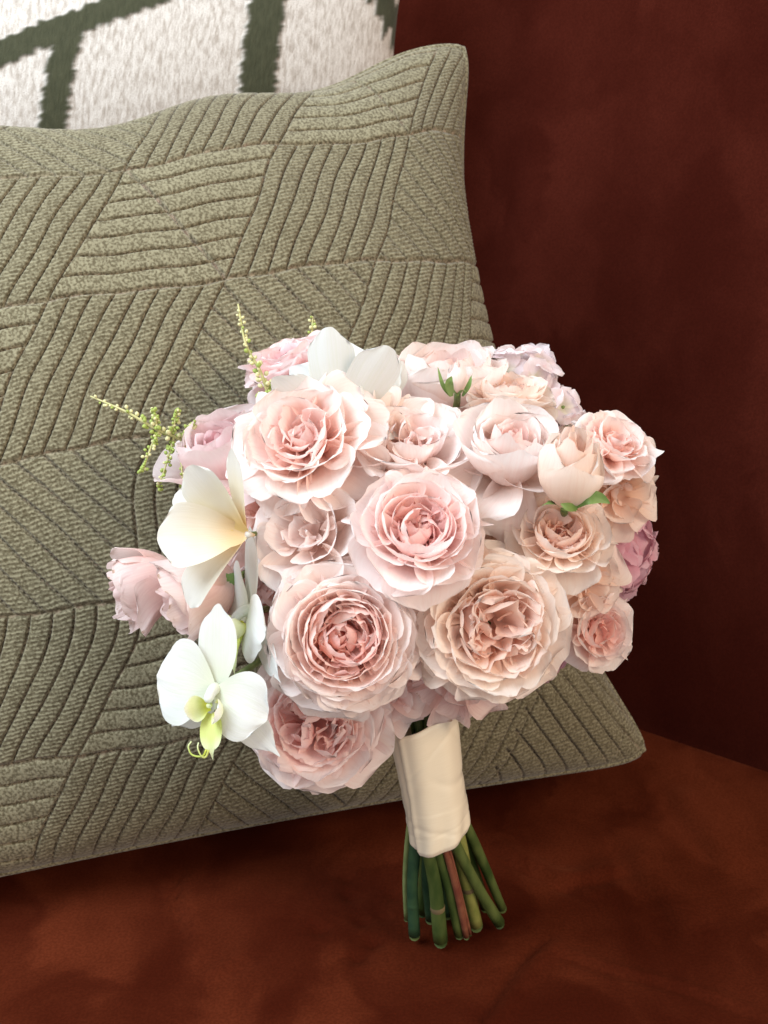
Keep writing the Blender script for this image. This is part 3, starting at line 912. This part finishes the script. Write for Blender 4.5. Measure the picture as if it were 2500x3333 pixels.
def leaf_on(root, pts_px, wpx, mat='leaf'):
    """a slim green leaf along a run of points, a part of the flower it grows on"""
    P_ = curve_pts([at(*p) for p in pts_px], 12)
    inv = root.matrix_world.inverted()
    tn = np.gradient(P_, axis=0)
    tn /= np.linalg.norm(tn, axis=1)[:, None]
    side = np.cross(tn, AX_F)
    side /= np.linalg.norm(side, axis=1)[:, None]
    v = np.linspace(0, 1, 12)
    w = wpx * pts_px[0][2] / FOC * np.sin(np.pi * np.clip(v * .9 + .08, 0, 1)) ** .8 * (1 - .3 * v)
    V, uv = [], []
    for k in range(12):
        for u in (-1, -.5, 0, .5, 1):
            V.append(list(inv @ Vector(P_[k] + side[k] * u * w[k] + AX_F * (-.35 * abs(u) + .1) * w[k])))
            uv.append((u * .5 + .5, v[k]))
    return mesh_obj('leaf', np.array(V), grid_faces(5, 12), MAT[mat], root, np.array(uv))


for o in list(bpy.data.objects):
    if o.get('label', '').startswith('half-open blush'):
        leaf_on(o, [(1870, 1650, .497), (1905, 1622, .492), (1950, 1620, .492), (1985, 1638, .494)], 26)
        leaf_on(o, [(1880, 1655, .497), (1850, 1650, .491), (1825, 1640, .489)], 16)
    if o.get('label', '').startswith('tiny pale rosebud'):
        leaf_on(o, [(1465, 1290, .545), (1440, 1250, .54), (1425, 1195, .538)], 8)
        leaf_on(o, [(1470, 1290, .545), (1462, 1250, .538), (1470, 1225, .536)], 16)
        leaf_on(o, [(1505, 1290, .545), (1525, 1255, .538), (1535, 1222, .538)], 9)


# ------------------------------------------------------------------ freesias, orchids
def flower_of(name, label, cat, px, py, d, axis, spin, group=None):
    ax = facing(*axis)
    root = tag(empty(name, at(px, py, d), axis_rot(ax, spin)), label, cat, group)
    return root


def frame_rot(axis):
    """flower frame: Z along the axis, X as near as possible to the viewer's right"""
    z = np.array(axis) / np.linalg.norm(axis)
    x = AX_R - z * (AX_R @ z)
    x /= np.linalg.norm(x)
    y = np.cross(z, x)
    return Matrix(np.stack([x, y, z], 1).tolist()).to_4x4()


def freesia(px, py, d, Lpx, axis, label, seed, tepals, pal='ivory', cup=.38):
    """tepals: (azimuth, base/mid/tip opening, half width, length)"""
    rng = np.random.default_rng(seed)
    ax = facing(*axis)
    root = tag(empty('freesia', at(px, py, d), frame_rot(ax)), label, 'freesia', 'white freesias')
    Lm = Lpx * d / FOC
    for az, a0, a1, a2, w, ln, roll in tepals:
        co, uv, fc = petal_mesh(rng, ln, w, a0, a1, a2, .03, 0, nu=15, nv=17, ruffle=.035, curl=.02, wrap=cup, notch=.010, tip=.0, shape=(.22, .78))
        co = rotz(co, R(az))
        c_, s_ = math.cos(R(roll)), math.sin(R(roll))
        co = co @ np.array([[c_, 0, -s_], [0, 1, 0], [s_, 0, c_]])
        mesh_obj('petal', co * Lm, fc, MAT[pal], root, uv)
    tube('throat', [(0, 0, -.12 * Lm), (0, 0, -.06 * Lm), (0, 0, -.03 * Lm), (0, 0, -.005 * Lm)], np.array([.015, .03, .045, .03]) * Lm, MAT[pal], root, n=10)
    stem_to_bind(root, None, at(px, py, d) - ax * .06 * Lm, Lm, rad=.0012, sink=.004)
    return root


freesia(802, 1738, .500, 290, (-.66, .12, .74), 'ivory freesia with a yellow throat opening to the left above the orchids', 31,
        [(72, 50, 72, 60, .14, 1.0, 0), (108, 46, 40, 52, .30, .98, 0), (150, 56, 66, 80, .27, 1.02, 0), (186, 44, 30, 40, .40, .96, 0), (228, 60, 60, 112, .25, 1.1, 0)], cup=.8)
freesia(1105, 1370, .548, 325, (.02, .96, .25), 'white freesia standing upright at the top of the bouquet', 32,
        [(90, 40, 18, 20, .34, .85, 0), (262, 34, 8, 0, .24, 1.0, -4), (282, 36, 16, 8, .24, 1.0, 27), (250, 40, 20, 20, .23, .86, -42), (100, 40, 15, 10, .22, .9, 50), (80, 50, 40, 30, .22, .9, -60)], 'white')
freesia(1215, 1345, .556, 210, (.70, .40, .55), 'white freesia with narrow petals pointing right beside the round top rose', 33,
        [(20, 50, 55, 90, .18, 1, 0), (80, 45, 50, 80, .2, 1, 0), (140, 45, 50, 80, .2, 1, 0), (200, 45, 50, 80, .2, .9, 0), (260, 45, 50, 90, .2, 1, 0), (320, 45, 50, 90, .2, 1, 0)], 'white')


def flat_petal(rng, L, W, shape, bend=(90, 88, 92), nu=15, nv=15, ruffle=.03, notch=.02, wrap=.15, curl=.03, tip=0.0, zb=0.0, rb=.02):
    return petal_mesh(rng, L, W, bend[0], bend[1], bend[2], rb, zb, nu=nu, nv=nv, ruffle=ruffle, wrap=wrap, notch=notch, curl=curl, tip=tip, shape=shape)


def orchid(px, py, d, axis, spin, Rpx, label, seed):
    """moth orchid: three sepals behind, two broad petals, a three-lobed lip and the column; +Z faces out, azimuth 90 deg is up"""
    rng = np.random.default_rng(seed)
    root = flower_of('orchid', label, 'orchid', px, py, d, axis, spin, 'white moth orchids')
    Rm = Rpx * d / FOC

    def put(name, data, az, mat, dz=0.0, rot=None):
        co, uv, fc = data
        co = rotz(co, R(az))
        if rot is not None: co = co @ rot
        co = co + np.array([0, 0, dz])
        return mesh_obj(name, co * Rm, fc, MAT[mat], root, uv)
    put('sepal', flat_petal(rng, 1.32, .33, (.35, .55), (90, 84, 80), tip=.0), 93, 'white', -.03)
    put('sepal', flat_petal(rng, 1.3, .30, (.35, .5), (95, 92, 100), tip=.10), -40, 'white', -.05)
    put('sepal', flat_petal(rng, .95, .30, (.35, .5), (95, 92, 100), tip=.08), -138, 'white', -.05)
    put('petal', flat_petal(rng, 1.0, .69, (.14, .58), (88, 84, 92), ruffle=.04), 174, 'white', .02)
    put('petal', flat_petal(rng, .98, .56, (.16, .62), (80, 70, 112), ruffle=.05, curl=.06), -18, 'white', .03)
    # lip
    lip = empty('lip', (0, 0, 0))
    lip.parent = root

    def putl(name, data, az, mat, dz=0.0, off=(0, 0, 0)):
        co, uv, fc = data
        co = rotz(co, R(az)) + np.array([off[0], off[1], dz + off[2]])
        return mesh_obj(name, co * Rm, fc, MAT[mat], lip, uv)
    putl('side_lobe', petal_mesh(rng, .58, .25, 62, 24, -24, .02, 0, nu=11, nv=11, ruffle=.04, wrap=1.0, shape=(.5, .6)), 200, 'lip', .03, (-.04, -.24, .0))
    putl('side_lobe', petal_mesh(rng, .58, .25, 62, 24, -24, .02, 0, nu=11, nv=11, ruffle=.04, wrap=1.0, shape=(.5, .6)), -10, 'lip', .03, (.06, -.26, .0))
    putl('mid_lobe', petal_mesh(rng, .62, .19, 60, 66, 104, .0, 0, nu=11, nv=13, ruffle=.05, wrap=.5, shape=(.7, .35), tip=.2), -82, 'lip_green', .02, (.06, -.36, .06))
    for sgn in (-1, 1):
        pts = curve_pts([(.10 + .02 * sgn, -.88, .30), (.05 + .03 * sgn, -.99, .30), (-.05 + .08 * sgn, -.98, .35), (-.11 + .08 * sgn, -.86, .38), (-.10 + .06 * sgn, -.78, .35)], 16) * Rm
        tube('tendril', pts, np.linspace(.018, .010, 16) * Rm, MAT['lip_green'], lip, n=6)
    co = curve_pts([(0, .02, -.02), (0, .0, .10), (0, -.08, .20), (0, -.17, .25)], 10) * Rm
    tube('column', co, np.array([.10, .10, .095, .09, .085, .08, .08, .078, .07, .045]) * Rm, MAT['white'], root, n=12)
    co = curve_pts([(0, -.19, .16), (.01, -.22, .20), (.02, -.24, .24)], 5) * Rm
    tube('callus', co, np.array([.03, .045, .05, .045, .02]) * Rm, MAT['lip_green'], lip, n=8)
    stem_to_bind(root, None, at(px, py, d) - facing(*axis) * .06 * Rm, Rm, 'stem_light')
    return root


orchid(702, 2245, .492, (-.30, .06, 1), 0.0, 208, 'white moth orchid facing the viewer with a lime lip, lowest on the left', 41)
orchid(812, 1990, .515, (-.86, .05, .42), 0.15, 205, 'white moth orchid seen from the side behind the front orchid', 42)


# ------------------------------------------------------------------ small-flowered heads
def floret_cluster(name, label, cat, px, py, d, Rpx, axis, nf, pal, seed, frpx, spread=1.2, four=4, buds=0):
    rng = np.random.default_rng(seed)
    ax = facing(*axis)
    root = tag(empty(name, at(px, py, d) - ax * Rpx * d / FOC, axis_rot(ax, rng.uniform(0, 6))), label, cat)
    Rm = Rpx * d / FOC
    fr = frpx * d / FOC
    for i in range(nf):
        z = 1 - (i + .5) / nf * spread
        a = i * 2.39996
        rr = math.sqrt(max(0, 1 - z * z))
        dirv = Vector((rr * math.cos(a), rr * math.sin(a), z))
        q = (dirv + Vector(rng.normal(0, .18, 3))).normalized().to_track_quat('Z', 'Y').to_matrix()
        M = np.array(q)
        c = np.array(dirv) * Rm * rng.uniform(.9, 1.08)
        ped = curve_pts([(0, 0, 0), c * .5 + rng.normal(0, .002, 3), c], 5)
        tube('stalk', ped, np.full(5, .0008), MAT['stem_light'], root, n=5)
        s0 = rng.uniform(0, 6.28)
        for k in range(four):
            co, uv, fc = petal_mesh(rng, rng.uniform(.9, 1.1), .56, 60, 80 + rng.normal(0, 8), 92 + rng.normal(0, 14), .03, 0, nu=9, nv=8, ruffle=.14, curl=.04, wrap=.2, notch=.05, shape=(.2, .6))
            co = rotz(co, s0 + k * 6.2832 / four) * fr
            o = mesh_obj('petal', co @ M.T + c, fc, MAT[pal], root, uv)
            o['tone'] = float(rng.uniform(0, .5) if pal == 'mauve' else rng.uniform(0, .2))
        tube('floret_eye', [c, c + np.array(dirv) * fr * .12], [fr * .09, fr * .06], MAT['leaf'] if pal == 'stock' else MAT[pal], root, n=6)
    stem_to_bind(root, None, at(px, py, d) - ax * Rm, Rm)
    return root


floret_cluster('stock_flower', 'white and pale lilac stock spray at the top right against the sofa back', 'stock flower', 1730, 1175, .600, 76, (.35, .75, .55), 7, 'stock', 51, 84)
floret_cluster('stock_flower', 'pale lilac stock spray just under the white one, behind the spiral rose', 'stock flower', 1835, 1310, .598, 58, (.55, .6, .55), 6, 'stock', 52, 74)
floret_cluster('hydrangea', 'dusky pink hydrangea head at the right edge of the bouquet', 'hydrangea', 2078, 1780, .582, 142, (.72, .05, .6), 24, 'mauve', 53, 92, spread=1.25)
floret_cluster('hydrangea', 'mauve hydrangea florets peeping out under the lower right roses', 'hydrangea', 1790, 2165, .570, 72, (.4, -.5, .6), 9, 'mauve', 54, 62)


# ------------------------------------------------------------------ astilbe sprays
BUD_MESH = {}


def bud_mesh(mat):
    if mat not in BUD_MESH:
        n, m = 7, 6
        th = np.arange(n) / n * 2 * np.pi
        V = []
        for z, r_ in ((-1.0, .25), (-.5, .8), (.1, 1.0), (.7, .75), (1.15, .25), (1.25, .05)):
            V.append(np.stack([np.cos(th) * r_, np.sin(th) * r_, np.full(n, z)], -1))
        o = mesh_obj('bud', np.concatenate(V), grid_faces(n, m, True), MAT[mat])
        BUD_MESH[mat] = o.data
        bpy.data.objects.remove(o)
    return BUD_MESH[mat]


def sprig(ctrl, label, seed, nb, size, branches=(), green=.2):
    rng = np.random.default_rng(seed)
    pts = curve_pts([at(*c) for c in ctrl], 24)
    base = pts[0].copy()
    root = tag(empty('astilbe_sprig', base), label, 'astilbe sprig', 'astilbe sprays')
    tube('stem', pts - base, np.linspace(.0011, .0005, 24), MAT['sprig_stem'], root, n=6)

    def add_bud(p, dirv, sz, mat):
        o = bpy.data.objects.new('bud', bud_mesh(mat))
        col.objects.link(o)
        o.parent = root
        o.matrix_local = Matrix.Translation(Vector(p - base)) @ Vector(dirv).to_track_quat('Z', 'Y').to_matrix().to_4x4() @ Matrix.Scale(sz, 4)
    t = np.gradient(pts, axis=0)
    for i in range(nb):
        f = (i + .3) / nb
        k = f * 22
        p = pts[int(k)] * (1 - k % 1) + pts[int(k) + 1] * (k % 1)
        td = t[int(k)] / np.linalg.norm(t[int(k)])
        rd = np.cross(td, rng.normal(0, 1, 3))
        rd /= np.linalg.norm(rd)
        dirv = rd + td * .8
        dirv /= np.linalg.norm(dirv)
        sz = size * rng.uniform(.75, 1.2) * (1.1 - .45 * f)
        q = p + dirv * sz * rng.uniform(1.6, 2.8)
        add_bud(q, dirv, sz, 'sprig_green' if rng.random() < green * (1.3 - f) else 'sprig')
    for (f, dx, dy, ln, nbb) in branches:
        k = int(f * 22)
        d_ = facing(dx, dy, rng.uniform(.05, .5))
        bp = curve_pts([pts[k], pts[k] + d_ * ln * .5 + rng.normal(0, .001, 3), pts[k] + d_ * ln + np.array([0, 0, -.002])], 8)
        tube('side_branch', bp - base, np.linspace(.0008, .0004, 8), MAT['sprig_stem'], root, n=5)
        for j in range(nbb):
            p = bp[rng.integers(1, 8)]
            rd = rng.normal(0, 1, 3)
            rd /= np.linalg.norm(rd)
            sz = size * rng.uniform(.55, .85)
            add_bud(p + rd * sz * rng.uniform(1, 2.6), rd, sz, 'sprig_green' if rng.random() < .8 else 'sprig')
    return root


sprig([(880, 1310, .55), (850, 1215, .545), (800, 1120, .545), (775, 990, .55)], 'upright creamy astilbe spray in front of the cushion', 61, 44, .0012, [(.15, .8, .6, .008, 8), (.05, -.6, .4, .008, 8)])
sprig([(590, 1430, .57), (500, 1392, .565), (410, 1340, .565), (295, 1290, .57)], 'green-tipped astilbe spray reaching out to the left over the cushion', 62, 40, .0012,
      [(.15, .3, 1, .016, 40), (.1, -.3, -1, .026, 46), (.3, -.4, -.9, .020, 46), (.02, .1, -1, .034, 44), (.35, -.1, 1, .012, 26), (.0, .6, .7, .014, 30)], green=.5)
sprig([(1020, 1170, .62), (1015, 1110, .622), (1016, 1075, .625), (1018, 1030, .63)], 'small green astilbe tip behind the upright white freesia', 63, 22, .0012, green=1.0)


# ------------------------------------------------------------------ handle: ribbon and cut stems
def make_handle():
    A = at(1372, 2325, .583)
    B = at(1430, 2712, .602)
    root = tag(empty('bouquet_handle', B), 'ivory satin ribbon wrapped round the cut green stems of the bouquet', 'bouquet handle')
    axv = (A - B)
    ln = np.linalg.norm(axv)
    axv /= ln
    ex = AX_R - axv * (AX_R @ axv)
    ex /= np.linalg.norm(ex)
    ey = np.cross(axv, ex)              # along -> away or towards viewer
    if ey @ AX_F > 0: ey = -ey
    n, m = 120, 90
    th = np.arange(n) / n * 2 * np.pi
    TH, H = np.meshgrid(th, np.linspace(0, 1, m))
    r0 = (.0172 + (.0198 - .0172) * H) * (1 - .05 * np.sin(np.pi * H))
    # stems underneath show as soft ridges; the tight satin spans them in flat facets
    fac = .028 * np.cos(3 * TH + .6) + .020 * np.cos(5 * TH + 2.0 + .5 * H) + .010 * np.cos(8 * TH + 4 + 1.2 * H)
    rr = r0 * (1 + fac)
    # sharp fold line down the left front, edge of the overlap near the lower end, hem at the bottom
    dth = np.angle(np.exp(1j * (TH - (2.35 - .12 * H))))
    rr += .0011 * np.exp(-(dth / .10) ** 2) - .0010 * np.exp(-((dth - .28) / .16) ** 2)
    sl = .26 + .035 * np.sin(TH - .3)
    rr += .00018 * smoothstep(.0, .012, sl - H) + .00022 * np.exp(-((H - sl) / .006) ** 2)
    sl2 = .12 + .03 * np.sin(TH + .4)
    rr -= .00025 * np.exp(-((H - sl2) / .008) ** 2)
    for c0, c1_, k0, wd, am in ((.80, .30, .4, .03, .0006), (.45, -.25, 2.2, .05, .0007), (.30, .2, 4.0, .03, .0005), (.68, -.2, 5.2, .04, .0006), (.1, .12, 1.0, .02, .0004)):
        rr -= am * np.exp(-((H - c0 - c1_ * np.sin(TH - k0)) / wd) ** 2) * np.clip(np.cos(TH - k0 - 1.2), 0, 1) ** .7
    sl3 = .62 + .25 * np.sin(TH + 1.0)
    rr -= .0003 * np.exp(-((H - sl3) / .02) ** 2)
    rr -= .0012 * smoothstep(.04, 0, H) + .0010 * smoothstep(.97, 1, H)
    wob = .0006 * np.sin(7 * TH + 11 * H) * smoothstep(.4, .0, H)
    rr += wob
    hh = H * ln * (1 + .0 * TH) + ln * .085 * np.cos(TH) * smoothstep(.5, 1.0, H) + ln * .05 * np.cos(TH - .2) * smoothstep(.5, 0, H) * 1.0
    hh += .0 - .0035 * np.sin(TH) * smoothstep(.4, 0, H)
    Pm = hh[..., None] * axv + rr[..., None] * (np.cos(TH)[..., None] * ex + np.sin(TH)[..., None] * ey)
    uv = np.stack([TH / 6.2832, H], -1).reshape(-1, 2)
    outer = Pm.reshape(-1, 3)
    inner = (hh[..., None] * axv + (rr - .0009)[..., None] * (np.cos(TH)[..., None] * ex + np.sin(TH)[..., None] * ey)).reshape(-1, 3)
    Fo = grid_faces(n, m, True)
    nO = n * m
    Fi = grid_faces(n, m, True)[:, ::-1] + nO
    ii = np.arange(n)
    i2 = (ii + 1) % n
    rim0 = np.stack([ii, ii + nO, i2 + nO, i2], -1)
    k = (m - 1) * n
    rim1 = np.stack([ii + k, i2 + k, i2 + k + nO, ii + k + nO], -1)
    mesh_obj('ribbon', np.concatenate([outer, inner]), np.concatenate([Fo, Fi, rim0, rim1]), MAT['satin'], root, np.concatenate([uv, uv]))
    # cut stems: (top px, end px, width px, material, depth shift)
    stems = [((1330, 2700), (1323, 2990), 14, 'stem_light', .004, 'thin pale green stem'), ((1356, 2720), (1349, 3040), 30, 'stem_dark', -.002, 'dark blue-green stem'),
             ((1384, 2720), (1434, 3060), 36, 'stem', -.008, 'thick stem with a brown scar'), ((1405, 2720), (1494, 3040), 25, 'stem', -.009, None),
             ((1433, 2720), (1518, 3048), 16, 'stem_red', -.010, 'reddish stem'), ((1450, 2720), (1530, 3040), 10, 'stem_red', -.004, 'thin red stem'),
             ((1490, 2720), (1549, 3008), 36, 'stem_olive', .002, 'pale olive stem'), ((1462, 2720), (1624, 3002), 29, 'stem', -.004, None),
             ((1522, 2700), (1634, 2955), 24, 'stem', .004, None), ((1400, 2720), (1400, 2990), 26, 'stem_dark', .012, None), ((1470, 2720), (1500, 2980), 30, 'stem_dark', .012, None), ((1380, 2720), (1375, 2965), 30, 'stem', .016, None),
             ((1440, 2720), (1455, 2970), 32, 'stem_dark', .018, None), ((1500, 2720), (1580, 2950), 28, 'stem', .014, None)]
    rng = np.random.default_rng(8)
    for (tx, ty_), (bx, by), w, mat, dz, lab in stems:
        end = on_seat(bx, by, .006)
        de = (end - CAM) @ AX_F
        tx = 1428 + (tx - 1430) * .95
        top = at(tx, ty_ - 20, .600 + dz)
        up = top * .55 + ((A + B) * .5) * .45 + (A - B) * .05
        rad = w * .64 * de / FOC
        pts = curve_pts([end, end * .5 + top * .5 + rng.normal(0, .0008, 3), top, up], 16)
        prof = rad * (1 + .06 * np.sin(np.linspace(0, 9, 16) + rng.uniform(0, 6)))
        o = tube('stem', pts - B, prof, MAT[mat], root, n=12)
        if lab: o['label'] = lab
        # raw cut across the end
        tn0 = pts[0] - pts[1]
        tn0 /= np.linalg.norm(tn0)
        aa = np.cross(tn0, AX_R); aa /= np.linalg.norm(aa)
        bb = np.cross(tn0, aa)
        an = np.arange(12) / 12 * 2 * np.pi
        ringv = pts[0] - B + tn0 * rad * .16 + rad * .97 * (np.cos(an)[:, None] * aa + np.sin(an)[:, None] * bb) + tn0 * (np.cos(an) * rad * .5)[:, None]
        cv = np.concatenate([ringv, [ringv.mean(0)]])
        ii_ = np.arange(0, 12, 2)
        mesh_obj('cut_face', cv, np.stack([np.full(6, 12), ii_, ii_ + 1, (ii_ + 2) % 12], -1), MAT['stem'], o, smooth=False)
        if w > 29:
            k = rng.integers(3, 7)
            q = pts[k] - B
            tn = pts[k + 1] - pts[k - 1]
            tn /= np.linalg.norm(tn)
            tube('node', [q - tn * .0016, q - tn * .0006, q + tn * .0006, q + tn * .0016], np.array([1.0, 1.05, 1.05, 1.0]) * prof[k] * 1.01, MAT['node'] if w > 34 else MAT[mat], o, n=12, cap=False)
    return root


make_handle()
